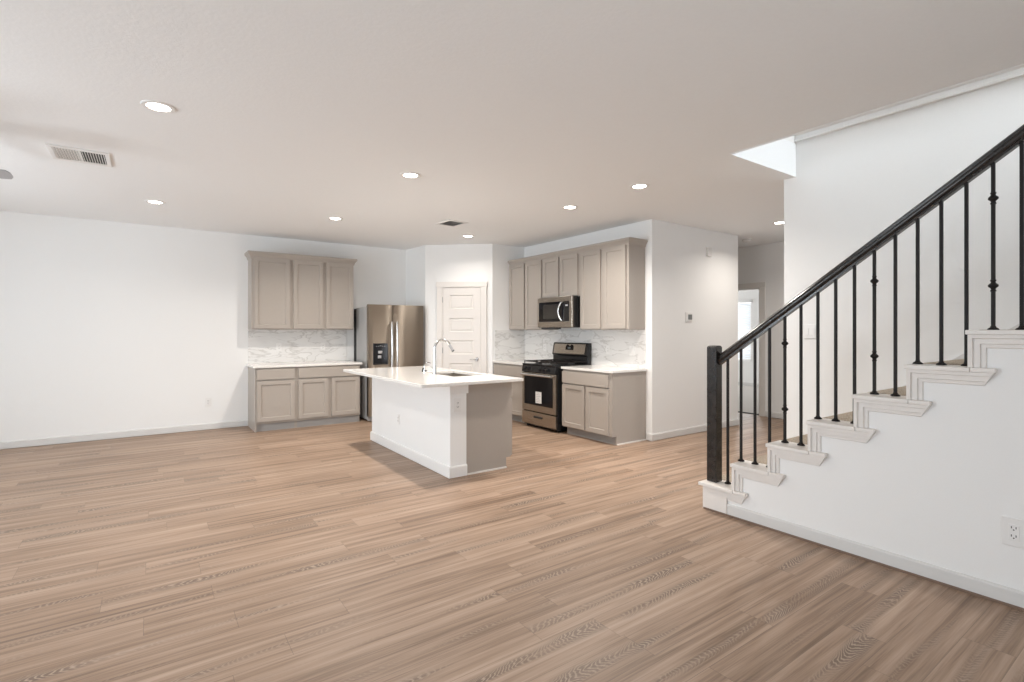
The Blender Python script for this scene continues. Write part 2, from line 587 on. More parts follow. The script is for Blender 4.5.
struct(boxes('wall_opening', M['wall'], [(XO, XW + 0.12, YO, YO + 0.12, H + 0.3, 5.5), (XO - 0.12, XO, YF, YO + 0.12, H + 0.3, 5.5)]))
struct(boxes('trim_opening', M['wall'], [(XO - 0.012, XO + 0.004, YF, YO, H - 0.004, H + 0.02)]))
struct(boxes('ceiling_stairwell', M['ceil'], [(XO - 0.12, XW + 0.12, YF, YO + 0.12, 5.5, 5.6)]))
struct(boxes('wall_bedroom', M['wall'], [(12.2, 12.35, 2.0, 6.96, 0, H), (12.2, 12.35, 7.88, 10.2, 0, H), (12.2, 12.35, 6.96, 7.88, 0, 0.62), (12.2, 12.35, 6.96, 7.88, 2.13, H),
                                         (XD + 0.12, 12.2, 2.0, 2.1, 0, H), (XD + 0.12, 9.6, 10.1, 10.2, 0, H), (11.2, 12.2, 10.1, 10.2, 0, H), (9.6, 11.2, 10.1, 10.2, 0, 0.8), (9.6, 11.2, 10.1, 10.2, 2.2, H), (XD + 0.1, XD + 0.12, YB, 10.2, 0, H)]))
# window walls, behind and beside the camera
struct(boxes('wall_left', M['wall'], [(XL - 0.15, XL, YF, 0.7, 0, H), (XL - 0.15, XL, 2.5, 4.3, 0, H), (XL - 0.15, XL, 6.1, YB, 0, H),
                                      (XL - 0.15, XL, 0.7, 2.5, 0, 0.55), (XL - 0.15, XL, 0.7, 2.5, 2.55, H), (XL - 0.15, XL, 4.3, 6.1, 0, 0.55), (XL - 0.15, XL, 4.3, 6.1, 2.55, H)]))
struct(boxes('wall_front', M['wall'], [(XL, -2.3, YF - 0.15, YF, 0, H), (1.1, 5.5, YF - 0.15, YF, 0, H), (7.3, XD, YF - 0.15, YF, 0, H), (5.5, 7.3, YF - 0.15, YF, 0, 0.3), (5.5, 7.3, YF - 0.15, YF, 2.3, H), (-2.3, 1.1, YF - 0.15, YF, 2.45, H), (-2.3, 1.1, YF - 0.15, YF, 0, 0.25),
                                       (XO - 0.12, 3.82, YF - 0.15, YF, H, 5.5), (4.72, XW + 0.12, YF - 0.15, YF, H, 5.5), (3.82, 4.72, YF - 0.15, YF, H, 3.6), (3.82, 4.72, YF - 0.15, YF, 5.0, 5.5)]))

def window(name, axis, c, a0, a1, z0, z1, bars):
    """frame, bars and a pane set into a wall opening"""
    f = MB()
    def bx(u0, u1, w0, w1, d):
        if axis == 'x': f.box(c - d, c + d, u0, u1, w0, w1)
        else: f.box(u0, u1, c - d, c + d, w0, w1)
    t = 0.05
    bx(a0, a0 + t, z0, z1, 0.04); bx(a1 - t, a1, z0, z1, 0.04)
    bx(a0 + t, a1 - t, z0, z0 + t, 0.04); bx(a0 + t, a1 - t, z1 - t, z1, 0.04)
    for k in range(1, bars):
        u = a0 + (a1 - a0) * k / bars
        bx(u - 0.025, u + 0.025, z0 + t, z1 - t, 0.03)
    zm = (z0 + z1) / 2
    bx(a0 + t, a1 - t, zm - 0.02, zm + 0.02, 0.025)
    w = struct(f.build(name, M['plate']))
    g = MB()
    if axis == 'x': g.box(c - 0.004, c + 0.004, a0 + t, a1 - t, z0 + t, z1 - t)
    else: g.box(a0 + t, a1 - t, c - 0.004, c + 0.004, z0 + t, z1 - t)
    g.build('pane', M['glass'], w)
    return w
window('window_1', 'x', 12.29, 6.96, 7.88, 0.62, 2.13, 1)
window('window_2', 'x', XL - 0.08, 0.7, 2.5, 0.55, 2.55, 2)
window('window_3', 'x', XL - 0.08, 4.3, 6.1, 0.55, 2.55, 2)
window('window_4', 'y', YF - 0.08, -2.3, 1.1, 0.25, 2.45, 3)
window('window_added_6', 'y', 10.15, 9.6, 11.2, 0.8, 2.2, 1)  # unseen window, added to let fill light into the bedroom
window('window_added_7', 'y', YF - 0.08, 5.5, 7.3, 0.3, 2.3, 2)  # unseen window, added to bring more light into the hall
window('window_5', 'y', YF - 0.08, 3.82, 4.72, 3.6, 5.0, 1)

# white blind on the window seen through the hall doorway
bl = thing('window_blind', 'white slatted blind on the window seen through the hall doorway', 'blind', (12.17, 7.42, 0.62))
boxes('head_rail', M['blind'], [(-0.03, 0.03, -0.47, 0.47, 1.47, 1.53)], bl)
sl = MB()
for k in range(33):
    z = 0.06 + k * 0.043
    sl.rings([[(-0.020, y, z - 0.012), (0.020, y, z + 0.010), (0.020, y, z + 0.013), (-0.020, y, z - 0.009)] for y in (-0.46, 0.46)])
sl.build('slats', M['blind'], bl)
boxes('bottom_rail', M['blind'], [(-0.022, 0.022, -0.46, 0.46, 0.008, 0.03)], bl)

# baseboards
BP = [(0.0, 0.008), (0.014, 0.008), (0.014, 0.078), (0.008, 0.090), (0.0, 0.090)]
def baseboard(name, *paths):
    m = MB()
    for p in paths:
        m.sweep(p, BP)
    return struct(m.build(name, M['base']))
baseboard('baseboard_back', [(XL, YB), (1.158, YB)])
baseboard('baseboard_hall', [(XR, 4.30), (XR, YH), (7.035, YH), (7.035, YB)])
baseboard('baseboard_far', [(XD, YB), (XD, 5.38)], [(XD, 4.37), (XD, YF)])
baseboard('baseboard_stairs', [(XS, 2.188), (XS, YF)])
baseboard('baseboard_bedroom', [(12.2, 10.1), (12.2, 2.1)])
baseboard('baseboard_stairwell', [(XW + 0.12, YF), (XW + 0.12, 2.417), (XW, 2.417)])
struct(boxes('trim_shoe', M['shoe'], [(XS - 0.020, XS, YF, 2.385, 0, 0.014)]), 'thin brown strip under the staircase baseboard', 'trim')

# shelf-like moulding on the wall above the stairwell edge
tr = MB()
tr.sweep([(XW, YO), (XW, YF)], [(0, 3.088), (0.030, 3.088), (0.034, 3.104), (0.018, 3.112), (0.018, 3.140), (0.050, 3.152), (0.050, 3.20), (0, 3.20)])
struct(tr.build('trim_stairwell', M['wall']), 'white moulding high on the stairwell wall', 'trim')

# ------------------------------------------------------------------ pantry door in its diagonal wall
dv = Vector((PB[0] - PA[0], PB[1] - PA[1], 0))
dang = math.atan2(dv.y, dv.x)
pd = bpy.data.objects.new('door_1', None)
COL.objects.link(pd)
pd.location = (PA[0], PA[1], 0)
pd.rotation_euler = (0, 0, dang)
struct(pd, 'closed five panel pantry door in the angled corner wall', 'door')
D0, D1, DT = 0.297, 0.920, 2.075
rc = [(D0 + 0.112, D1 - 0.122, c - 0.112, c + 0.112) for c in (1.845, 1.475, 1.115, 0.745, 0.375)]
MB().panel(D0 + 0.004, D1 - 0.004, 0.012, DT - 0.004, -0.022, 0.0213, rc, 0.014, 0.008, (0.026, 0.007)).build('door_leaf', M['door'], pd)
cs = MB()
cs.box(D0 - 0.095, D0 - 0.012, -0.034, -0.0005, 0, DT + 0.012)
cs.box(D1 + 0.012, D1 + 0.095, -0.034, -0.0005, 0, DT + 0.012)
cs.box(D0 - 0.105, D1 + 0.105, -0.038, -0.0005, DT + 0.012, DT + 0.095)
cs.build('door_casing', M['door'], pd, 0.003)
boxes('door_jamb', M['door'], [(D0 - 0.012, D0, -0.028, -0.0005, 0, DT), (D1, D1 + 0.012, -0.028, -0.0005, 0, DT), (D0 - 0.012, D1 + 0.012, -0.028, -0.0005, DT, DT + 0.012)], pd)
lv = MB()
lv.cyl((D1 - 0.062, -0.0222, 0.925), (D1 - 0.062, -0.030, 0.925), 0.030)
lv.cyl((D1 - 0.062, -0.030, 0.925), (D1 - 0.062, -0.068, 0.925), 0.011)
lv.tube([(D1 - 0.058, -0.064, 0.925), (D1 - 0.10, -0.067, 0.925), (D1 - 0.175, -0.064, 0.922)], [0.011, 0.009, 0.007])
lv.build('door_lever', M['silver'], pd, smooth=True)
for z in (0.25, 1.065, 1.88):
    hg = MB()
    hg.cyl((D0 - 0.002, -0.028, z - 0.045), (D0 - 0.002, -0.028, z + 0.045), 0.006, n=10)
    hg.build('door_hinge', M['grey'], pd, smooth=True)

# doorway at the end of the hall
dw = struct(boxes('door_2', M['trim'], [(XD - 0.016, XD - 0.0005, 4.372, 4.468, 0, 2.080), (XD - 0.016, XD - 0.0005, 5.302, 5.398, 0, 2.080), (XD - 0.020, XD - 0.0005, 4.362, 5.408, 2.080, 2.165)], None, 0.003), 'cased doorway at the end of the hall', 'doorway')
boxes('door_jamb', M['trim'], [(XD - 0.0005, XD + 0.12, 4.468, 4.48, 0, 2.075), (XD - 0.0005, XD + 0.12, 5.29, 5.302, 0, 2.075), (XD - 0.0005, XD + 0.12, 4.468, 5.302, 2.063, 2.075)], dw)
boxes('threshold', M['dgrey'], [(XD + 0.06, XD + 0.11, 4.48, 5.29, 0, 0.012)], dw)

# ------------------------------------------------------------------ kitchen cabinets
def shaker(m, x0, x1, z0, z1, yf, t=0.02, st=0.055):
    return m.panel(x0, x1, z0, z1, yf, t, [(x0 + st, x1 - st, z0 + st, z1 - st)], 0.012, 0.004)

def base_cabinet(label, loc, rz, w, doors, drawers, depth=0.61, top=0.872, ends=(), notch=True, group=None, dz=(0.125, 0.692), drz=(0.708, 0.852), tk=0.075):
    """origin at the middle of the back foot; faces local -y. doors / drawers: (x0, x1) on the face"""
    t = thing('base_cabinet', label, 'cabinet', loc, rz, group)
    h = w / 2
    f = -depth
    b = MB()
    if notch:
        poly = [(-0.002, 0.0), (-0.002, top), (f, top), (f, 0.105), (f + tk, 0.105), (f + tk, 0.0)]
    else:
        poly = [(-0.002, 0.0), (-0.002, top), (f, top), (f, 0.0)]
    for x in (-h, h - 0.018):
        b.prism([(-0.002, 0.0), (-0.002, top), (f, top), (f, 0.0)] if x in ends else poly, 'x', x, x + 0.018)
    b.box(-h + 0.018, h - 0.018, f, f + 0.02, 0.105, top)          # face frame
    b.box(-h + 0.018, h - 0.018, f + 0.02, -0.002, 0.105, 0.123)   # bottom
    b.build('body', M['cab'], t)
    boxes('toe_kick', M['toe'], [(-h + 0.018, h - 0.018, f + (tk if notch else 0.02), f + (tk if notch else 0.02) + 0.015, 0, 0.105)], t)
    for a, c in doors:
        shaker(MB(), a, c, dz[0], dz[1], f - 0.0255, 0.0253).build('door', M['cab'], t, 0.0015)
    for a, c in drawers:
        MB().box(a, c, f - 0.0255, f - 0.0002, *drz).build('drawer_front', M['cab'], t, 0.0025)
    return t

def wall_cabinet(label, loc, rz, w, doors, z0, z1, depth=0.30, group=None, st=0.055):
    t = thing('wall_cabinet', label, 'cabinet', loc, rz, group)
    h = w / 2
    boxes('body', M['cab'], [(-h, h, -depth, -0.002, 0, z1 - z0)], t, 0.0015)
    for a, c in doors:
        shaker(MB(), a, c, 0.013, z1 - z0 - 0.010, -depth - 0.0255, 0.0253, st).build('door', M['cab'], t, 0.0015)
    return t

# dry bar on the back wall
base_cabinet('greige base cabinet with one drawer over one door on the back wall', (1.4235, YB, 0), 0, 0.527, [(-0.245, 0.240)], [(-0.245, 0.240)], ends=(-0.2635,), tk=0.035, dz=(0.135, 0.692))
base_cabinet('greige double door base cabinet under a wide drawer, beside the refrigerator', (2.1445, YB, 0), 0, 0.915, [(-0.432, -0.020), (0.030, 0.440)], [(-0.432, 0.440)], tk=0.035, dz=(0.135, 0.692))
wall_cabinet('single door greige wall cabinet at the end away from the refrigerator', (1.4235, YB, 1.40), 0, 0.527, [(-0.232, 0.242)], 1.40, 2.425)
wall_cabinet('double door greige wall cabinet next to the refrigerator on the back wall', (2.1445, YB, 1.40), 0, 0.915, [(-0.432, -0.010), (0.036, 0.448)], 1.40, 2.425)
CR = [(0.0, 2.405), (0.010, 2.405), (0.013, 2.425), (0.022, 2.445), (0.040, 2.468), (0.046, 2.475), (0.046, 2.500), (0.0, 2.500)]
m = MB()
m.sweep([(1.160, YB - 0.002), (1.160, YB - 0.30), (2.602, YB - 0.30), (2.602, YB - 0.002)][::1], [(-o if False else o, z) for o, z in CR][::1])
crown1 = tag(m.build('crown_molding', M['cab']), 'greige crown moulding on top of the three door cabinets of the back wall', 'crown moulding')
tag(boxes('countertop', M['quartz'], [(1.135, 2.625, YB - 0.645, YB - 0.002, 0.872, 0.902)], None, 0.003), 'white quartz countertop beside the refrigerator', 'countertop')
tag(boxes('backsplash', M['marble'], [(1.160, 2.585, YB - 0.010, YB - 0.001, 0.902, 1.40)], None, 0.001), 'grey veined marble backsplash beside the refrigerator', 'backsplash')

# range wall: local +x runs towards the camera
RZ = -PI / 2
def ry(y): return (XR, y, 0)
base_cabinet('greige base cabinet between the pantry wall and the range', ry(6.468), RZ, 0.83, [(-0.395, -0.012), (0.012, 0.395)], [(-0.395, 0.395)], drz=(0.690, 0.842), dz=(0.118, 0.672))
rcab = base_cabinet('greige double door base cabinet with a bare end panel, near the hall corner', ry(4.755), RZ, 0.89, [(-0.440, -0.022), (0.018, 0.395)], [(-0.440, 0.395)], drz=(0.690, 0.842), dz=(0.118, 0.672))
boxes('shoe_strip', M['door'], [(0.4452, 0.458, -0.530, -0.010, 0, 0.014)], rcab)
def upper(label, y0, y1, doors, z0, z1):
    return wall_cabinet(label, (XR, (y0 + y1) / 2, z0), RZ, y1 - y0, doors, z0, z1)
c = 6.4425
upper('tall double door greige wall cabinet above the counter between pantry wall and range', 6.003, 6.882, [(c - 6.870, c - 6.470), (c - 6.430, c - 6.036)], 1.395, 2.455)
c = 5.6025
upper('short double door greige wall cabinet above the microwave', 5.205, 6.001, [(c - 5.985, c - 5.640), (c - 5.600, c - 5.235)], 1.862, 2.455)
c = 4.7645
upper('double door greige wall cabinet nearest the hall corner', 4.326, 5.203, [(c - 5.175, c - 4.800), (c - 4.740, c - 4.362)], 1.395, 2.455)
CR2 = [(0.0, 2.440), (0.010, 2.440), (0.013, 2.458), (0.022, 2.476), (0.040, 2.496), (0.046, 2.502), (0.046, 2.525), (0.0, 2.525)]
m = MB()
m.sweep([(XR - 0.30, 6.882), (XR - 0.30, 4.326), (XR - 0.002, 4.326)], CR2)
tag(m.build('crown_molding', M['cab']), 'greige crown moulding on top of the cabinets above the range', 'crown moulding')
tag(boxes('countertop', M['quartz'], [(XR - 0.640, XR - 0.002, 6.052, 6.882, 0.872, 0.902)], None, 0.003), 'white quartz countertop between the pantry wall and the range', 'countertop')
tag(boxes('countertop', M['quartz'], [(XR - 0.640, XR - 0.002, 4.285, 5.212, 0.872, 0.902)], None, 0.003), 'white quartz countertop on the cabinet nearest the hall corner', 'countertop')
tag(boxes('backsplash', M['marble'], [(XR - 0.010, XR - 0.001, 4.320, 6.874, 0.902, 1.395)], None, 0.001), 'grey veined marble backsplash behind the range', 'backsplash')
tag(boxes('backsplash', M['marble'], [(4.525, XR - 0.011, YP - 0.010, YP - 0.001, 0.902, 1.39)], None, 0.001), 'shaded marble backsplash on the pantry wall end of the counter', 'backsplash')

# ------------------------------------------------------------------ refrigerator
FX0, FX1, FY = 2.683, 3.588, 7.535
fr = thing('refrigerator', 'stainless side by side refrigerator with a black door dispenser', 'refrigerator', ((FX0 + FX1) / 2, YB - 0.04, 0))
hw = (FX1 - FX0) / 2
yd = FY - (YB - 0.04)
boxes('body', M['fside'], [(-hw + 0.004, hw - 0.004, yd + 0.085, -0.14, 0.03, 1.745)], fr, 0.006)
boxes('back_panel', M['matblack'], [(-hw + 0.010, hw - 0.010, -0.1398, 0.0, 0.05, 1.735)], fr, 0.004)
boxes('base_grille', M['fside'], [(-hw + 0.01, hw - 0.01, yd + 0.06, yd + 0.084, 0.012, 0.075)], fr, 0.003)
for x in (-hw + 0.06, hw - 0.06):
    for y in (yd + 0.12, -0.2):
        MB().cyl((x, y, 0), (x, y, 0.03), 0.022, n=12).build('foot', M['matblack'], fr)
for x in (-hw + 0.02, hw - 0.12):
    boxes('hinge_cover', M['fside'], [(x, x + 0.10, yd + 0.086, yd + 0.17, 1.7455, 1.765)], fr, 0.004)
SPL = 3.070 - (FX0 + FX1) / 2
def fdoor(x0, x1):
    m = MB()
    n = 10
    sec = []
    for k in range(n + 1):                       # a gently bowed front
        u = k / n
        sec.append((x0 + (x1 - x0) * u, yd + 0.012 * (2 * u - 1) ** 4))
    sec += [(x1, yd + 0.080), (x0, yd + 0.080)]
    m.prism(sec, 'z', 0.085, 1.780)
    return m.build('door', M['fridge'], fr, 0.004, smooth=True)
fd = fdoor(-hw, SPL - 0.003)
fd2 = fdoor(SPL + 0.003, hw)
for d, x in ((fd, SPL - 0.040), (fd2, SPL + 0.044)):
    hd = MB()
    pts = []
    for k in range(13):
        u = k / 12
        pts.append((x, yd - 0.050 - 0.020 * math.sin(PI * u), 0.62 + u * 0.89))
    hd.tube([(x, yd + 0.002, 0.64)] + pts + [(x, yd + 0.002, 1.49)], [0.014] + [0.0155] * 13 + [0.014], 12)
    hd.build('door_handle', M['silver'], d, smooth=True)
dx0, dx1 = 2.752 - (FX0 + FX1) / 2, 2.985 - (FX0 + FX1) / 2
dp = boxes('water_dispenser', M['bglass'], [(dx0, dx1, yd - 0.006, yd + 0.004, 0.865, 1.190)], fd, 0.004)
boxes('paddle', M['grey'], [(dx0 + 0.075, dx0 + 0.140, yd - 0.018, yd - 0.0062, 1.035, 1.075), (dx0 + 0.070, dx0 + 0.125, yd - 0.018, yd - 0.0062, 0.960, 1.005)], dp, 0.004)
boxes('drip_tray', M['matblack'], [(dx0 + 0.02, dx1 - 0.02, yd - 0.022, yd - 0.0062, 0.872, 0.884)], dp, 0.002)
cp = MB()
for k in range(5):
    cp.box(dx0 + 0.045 + k * 0.032, dx0 + 0.058 + k * 0.032, yd - 0.0075, yd - 0.0062, 1.140 + 0.008 * (k == 2), 1.149 + 0.010 * (k == 2))
cp.build('button', M['grey'], dp)

# ------------------------------------------------------------------ range
RY = 5.652
rg = thing('kitchen_range', 'black and stainless gas range with a paper on its oven window', 'range', (XR - 0.015, RY, 0), RZ)
f = -0.672
boxes('body', M['black'], [(-0.381, 0.381, f + 0.045, -0.01, 0.03, 0.890)], rg, 0.004)
for x in (-0.36, 0.32):
    for y in (f + 0.08, -0.08):
        boxes('foot', M['matblack'], [(x, x + 0.04, y, y + 0.04, 0, 0.03)], rg)
od = boxes('oven_door', M['steel'], [(-0.377, 0.377, f + 0.006, f + 0.044, 0.240, 0.785)], rg, 0.006)
boxes('oven_window', M['bglass'], [(-0.318, 0.318, f + 0.001, f + 0.0058, 0.330, 0.735)], od, 0.003)
oh = MB()
oh.tube([(-0.345, f - 0.040, 0.757), (-0.2, f - 0.044, 0.757), (0.2, f - 0.044, 0.757), (0.345, f - 0.040, 0.757)], 0.0165, 14)
for x in (-0.31, 0.31):
    oh.cyl((x, f + 0.008, 0.757), (x, f - 0.036, 0.757), 0.011, n=10)
oh.build('handle', M['silver'], od, smooth=True)
lb = boxes('paper_label', M['paper'], [(-0.050, 0.082, f - 0.0008, f + 0.0008, 0.365, 0.525)], od)
boxes('printed_lines', M['ink'], [(-0.038, 0.070 - 0.02 * (k % 3), f - 0.0014, f - 0.0009, 0.385 + k * 0.024, 0.391 + k * 0.024) for k in range(6)], lb)
dr = boxes('drawer', M['steel'], [(-0.377, 0.377, f + 0.006, f + 0.044, 0.052, 0.228)], rg, 0.006)
boxes('drawer_pull', M['matblack'], [(-0.095, 0.095, f - 0.004, f + 0.0058, 0.150, 0.178)], dr, 0.006)
cpn = MB().prism([(f + 0.044, 0.795), (f - 0.004, 0.795), (f + 0.012, 0.885), (f + 0.044, 0.895)], 'x', -0.377, 0.377).build('control_panel', M['black'], rg, 0.003)
for x in (-0.285, -0.205, 0.055, 0.135, 0.215):
    kb = MB()
    kb.tube([(x, f + 0.002, 0.842), (x, f - 0.010, 0.840), (x, f - 0.012, 0.840), (x, f - 0.034, 0.837)], [0.026, 0.026, 0.020, 0.017], 18)
    kb.build('knob', M['black'], cpn, smooth=True)
boxes('cooktop', M['black'], [(-0.381, 0.381, f + 0.012, -0.01, 0.8905, 0.908)], rg, 0.004)
for x in (-0.19, 0.19):
    for y in (f + 0.17, -0.21):
        MB().lathe([(0.002, 0.022), (0.030, 0.022), (0.034, 0.016), (0.050, 0.012), (0.052, 0.0)], (x, y, 0.908)).build('burner', M['matblack'], rg, smooth=True)
for cx in (-0.188, 0.188):
    g = MB()
    zt, zb = 0.948, 0.934
    x0, x1, y0, y1 = cx - 0.178, cx + 0.178, f + 0.035, -0.085
    g.box(x0, x0 + 0.013, y0, y1, zb, zt); g.box(x1 - 0.013, x1, y0, y1, zb, zt)
    for y in (y0, (y0 + y1) / 2 - 0.006, y1 - 0.013):
        g.box(x0 + 0.013, x1 - 0.013, y, y + 0.013, zb, zt)
    for k in (1, 3):
        yy = y0 + (y1 - y0) * k / 4
        g.box(x0 + 0.013, cx - 0.04, yy - 0.006, yy + 0.006, zb, zt)
        g.box(cx + 0.04, x1 - 0.013, yy - 0.006, yy + 0.006, zb, zt)
    g.box(cx - 0.006, cx + 0.006, y0 + 0.013, y0 + 0.085, zb, zt); g.box(cx - 0.006, cx + 0.006, y1 - 0.085, y1 - 0.013, zb, zt)
    for x in (x0 + 0.002, x1 - 0.011):
        for y in (y0 + 0.002, y1 - 0.011):
            g.box(x, x + 0.009, y, y + 0.009, 0.908, zb)
    g.build('grate', M['iron'], rg)
bgd = MB().prism([(-0.006, 0.9085), (-0.075, 0.9085), (-0.075, 1.012), (-0.095, 1.030), (-0.062, 1.196), (-0.050, 1.205), (-0.006, 1.205)], 'x', -0.381, 0.381).build('backguard', M['black'], rg, 0.004)
# stainless face of the backguard follows its slope
def bgpt(z, out): return -0.095 + (z - 1.030) * (0.033 / 0.166) - out
pf = MB()
pf.prism([(bgpt(1.045, 0.0002), 1.045), (bgpt(1.045, 0.004), 1.045), (bgpt(1.186, 0.004), 1.186), (bgpt(1.186, 0.0002), 1.186)], 'x', -0.350, 0.330)
pf.build('face_panel', M['steel'], bgd)
ds = MB()
ds.prism([(bgpt(1.100, 0.0042), 1.100), (bgpt(1.100, 0.007), 1.100), (bgpt(1.160, 0.007), 1.160), (bgpt(1.160, 0.0042), 1.160)], 'x', -0.085, 0.085)
for k in (-1, 1):
    ds.tube([(k * 0.045, bgpt(1.155, 0.004), 1.155), (k * 0.045, bgpt(1.155, 0.010), 1.155)], 0.024, 14)
dso = ds.build('clock_display', M['bglass'], bgd)
boxes('digit_window', M['screen'], [(-0.028, 0.028, bgpt(1.13, 0.0125), bgpt(1.13, 0.0085), 1.118, 1.142)], dso)

# ------------------------------------------------------------------ microwave
MYC = 5.6025
mw = thing('microwave_oven', 'stainless microwave hung above the range', 'microwave', (XR - 0.002, MYC, 1.425), RZ)
f = -0.432
boxes('body', M['black'], [(-0.378, 0.378, f + 0.028, -0.011, 0.0, 0.432)], mw, 0.003)
md = boxes('front_frame', M['steel'], [(-0.380, 0.380, f + 0.002, f + 0.0278, 0.004, 0.085), (-0.380, 0.380, f + 0.002, f + 0.0278, 0.365, 0.434), (-0.380, -0.350, f + 0.002, f + 0.0278, 0.085, 0.365), (0.322, 0.380, f + 0.002, f + 0.0278, 0.085, 0.365)], mw, 0.004)
boxes('door_glass', M['bglass'], [(-0.350, 0.200, f + 0.004, f + 0.0278, 0.085, 0.365)], mw, 0.002)
boxes('inner_window', M['dwin'], [(-0.250, 0.110, f + 0.002, f + 0.0039, 0.125, 0.330)], mw, 0.001)
boxes('control_panel', M['black'], [(0.202, 0.322, f + 0.004, f + 0.0278, 0.085, 0.365)], mw, 0.002)
boxes('display', M['grey'], [(0.240, 0.292, f + 0.0028, f + 0.0039, 0.298, 0.318)], mw)
hm = MB()
pts = [(0.178 - 0.000, f + 0.006, 0.098)] + [(0.178 - 0.045 * math.sin(PI * k / 10) * 0.9, f - 0.018 - 0.022 * math.sin(PI * k / 10), 0.100 + 0.25 * k / 10) for k in range(11)] + [(0.178, f + 0.006, 0.352)]
hm.tube(pts, 0.0125, 12)
hm.build('handle', M['silver'], mw, smooth=True)
boxes('vent_hood', M['dgrey'], [(-0.330, -0.04, f + 0.035, f + 0.17, -0.022, -0.0002)], mw, 0.003)

# ------------------------------------------------------------------ island
IX0, IXP, IX1 = 2.285, 2.462, 2.985
IY0, IY1 = 4.235, 6.30
ZI = 0.876
isl = thing('kitchen_island', 'white backed kitchen island with a greige end panel', 'kitchen island', ((IX0 + IX1) / 2, (IY0 + IY1) / 2, 0))
ox, oy = isl.location.x, isl.location.y
def ib(x0, x1, y0, y1, z0, z1): return (x0 - ox, x1 - ox, y0 - oy, y1 - oy, z0, z1)
boxes('pony_wall', M['wall'], [ib(IX0, IXP, IY0, IY1, 0, ZI)], isl, 0.004)
b = MB()
b.sweep([(IXP - ox, IY0 - oy), (IX0 - ox, IY0 - oy), (IX0 - ox, IY1 - oy), (IXP - ox, IY1 - oy)][::-1], [(o, z) for o, z in [(0.0, 0.004), (0.015, 0.004), (0.015, 0.096), (0.010, 0.108), (0.0, 0.110)]])
b.build('baseboard', M['plate'], isl)
boxes('corbel_block', M['plate'], [ib(IX0 - 0.010, IXP + 0.012, IY0 - 0.016, IY0 - 0.0005, 0.785, ZI)], isl, 0.003)
for y in (IY0 + 0.014, IY1 - 0.032):
    MB().prism([(IXP + 0.0005 - ox, 0), (IX1 - 0.055 - ox, 0), (IX1 - 0.055 - ox, 0.105), (IX1 - ox, 0.105), (IX1 - ox, ZI), (IXP + 0.0005 - ox, ZI)], 'y', y - oy, y + 0.018 - oy).build('end_panel', M['cab'], isl)
boxes('face_frame', M['cab'], [ib(IX1 - 0.02, IX1, IY0 + 0.032, IY1 - 0.032, 0.105, ZI), ib(IXP + 0.001, IX1 - 0.02, IY0 + 0.032, IY1 - 0.032, 0.105, 0.123)], isl)
boxes('toe_kick', M['toe'], [ib(IX1 - 0.07, IX1 - 0.055, IY0 + 0.032, IY1 - 0.032, 0, 0.105)], isl)
boxes('shoe_strip', M['door'], [ib(IXP + 0.014, IX1 - 0.055, IY0 + 0.002, IY0 + 0.0138, 0, 0.014)], isl)
nd = 4
for k in range(nd):
    y0 = IY0 + 0.016 + (IY1 - IY0 - 0.032) * k / nd
    y1 = y0 + (IY1 - IY0 - 0.032) / nd - 0.006
    w = (y1 - y0)
    # built facing -y, then turned to face +x
    for nm, bm_ in (('door', shaker(MB(), 0, w, 0.118, 0.692, 0.0)), ('drawer_front', MB().box(0, w, 0, 0.020, 0.708, 0.860))):
        o = bm_.build(nm, M['cab'], isl, 0.0015)
        o.rotation_euler = (0, 0, PI / 2)
        o.location = (IX1 + 0.0202 - ox, y0 - oy, 0)
# island top with the sink cut-out
TX0, TX1, TY0, TY1, TZ = 1.935, 3.042, 4.105, 6.335, 0.906
SX0, SX1, SY0, SY1 = 2.560, 2.945, 4.66, 5.38
t = MB()
xs, ys = [TX0, SX0, SX1, TX1], [TY0, SY0, SY1, TY1]
vv = {(i, j, k): t.bm.verts.new((xs[i], ys[j], (ZI + 0.0005, TZ)[k])) for i in range(4) for j in range(4) for k in range(2)}
for i in range(3):
    for j in range(3):
        if (i, j) == (1, 1):
            continue
        t.bm.faces.new([vv[i, j, 1], vv[i + 1, j, 1], vv[i + 1, j + 1, 1], vv[i, j + 1, 1]])
        t.bm.faces.new([vv[i, j, 0], vv[i, j + 1, 0], vv[i + 1, j + 1, 0], vv[i + 1, j, 0]])
for a, b_ in [((i, 0), (i + 1, 0)) for i in range(3)] + [((3, j), (3, j + 1)) for j in range(3)] + [((i + 1, 3), (i, 3)) for i in range(3)] + [((0, j + 1), (0, j)) for j in range(3)] + [((1, 1), (1, 2)), ((1, 2), (2, 2)), ((2, 2), (2, 1)), ((2, 1), (1, 1))]:
    t.bm.faces.new([vv[a[0], a[1], 0], vv[b_[0], b_[1], 0], vv[b_[0], b_[1], 1], vv[a[0], a[1], 1]])
tag(t.build('countertop', M['quartz'], None, 0.003), 'large white quartz slab on the kitchen island, with the sink cut into it', 'countertop')
sk = MB()
g = 0.006
a0, a1, b0, b1 = SX0 - g, SX1 + g, SY0 - g, SY1 + g
zt, zb = ZI - 0.001, 0.68
rt = [(a0, b0), (a1, b0), (a1, b1), (a0, b1)]
rb = [(a0 + 0.02, b0 + 0.02), (a1 - 0.02, b0 + 0.02), (a1 - 0.02, b1 - 0.02), (a0 + 0.02, b1 - 0.02)]
ro = [(a0 - 0.02, b0 - 0.02), (a1 + 0.02, b0 - 0.02), (a1 + 0.02, b1 + 0.02), (a0 - 0.02, b1 + 0.02)]
sk.rings([[(x, y, zt) for x, y in ro], [(x, y, zt) for x, y in rt], [(x, y, zb) for x, y in rb]], cap=False)
sk.bm.faces.new([sk.bm.verts.new((x, y, zb)) for x, y in rb])
sko = thing('kitchen_sink', 'stainless undermount sink sunk in the island top', 'sink', ((SX0 + SX1) / 2, (SY0 + SY1) / 2, zb))
for v in sk.bm.verts:
    v.co -= Vector(sko.location)
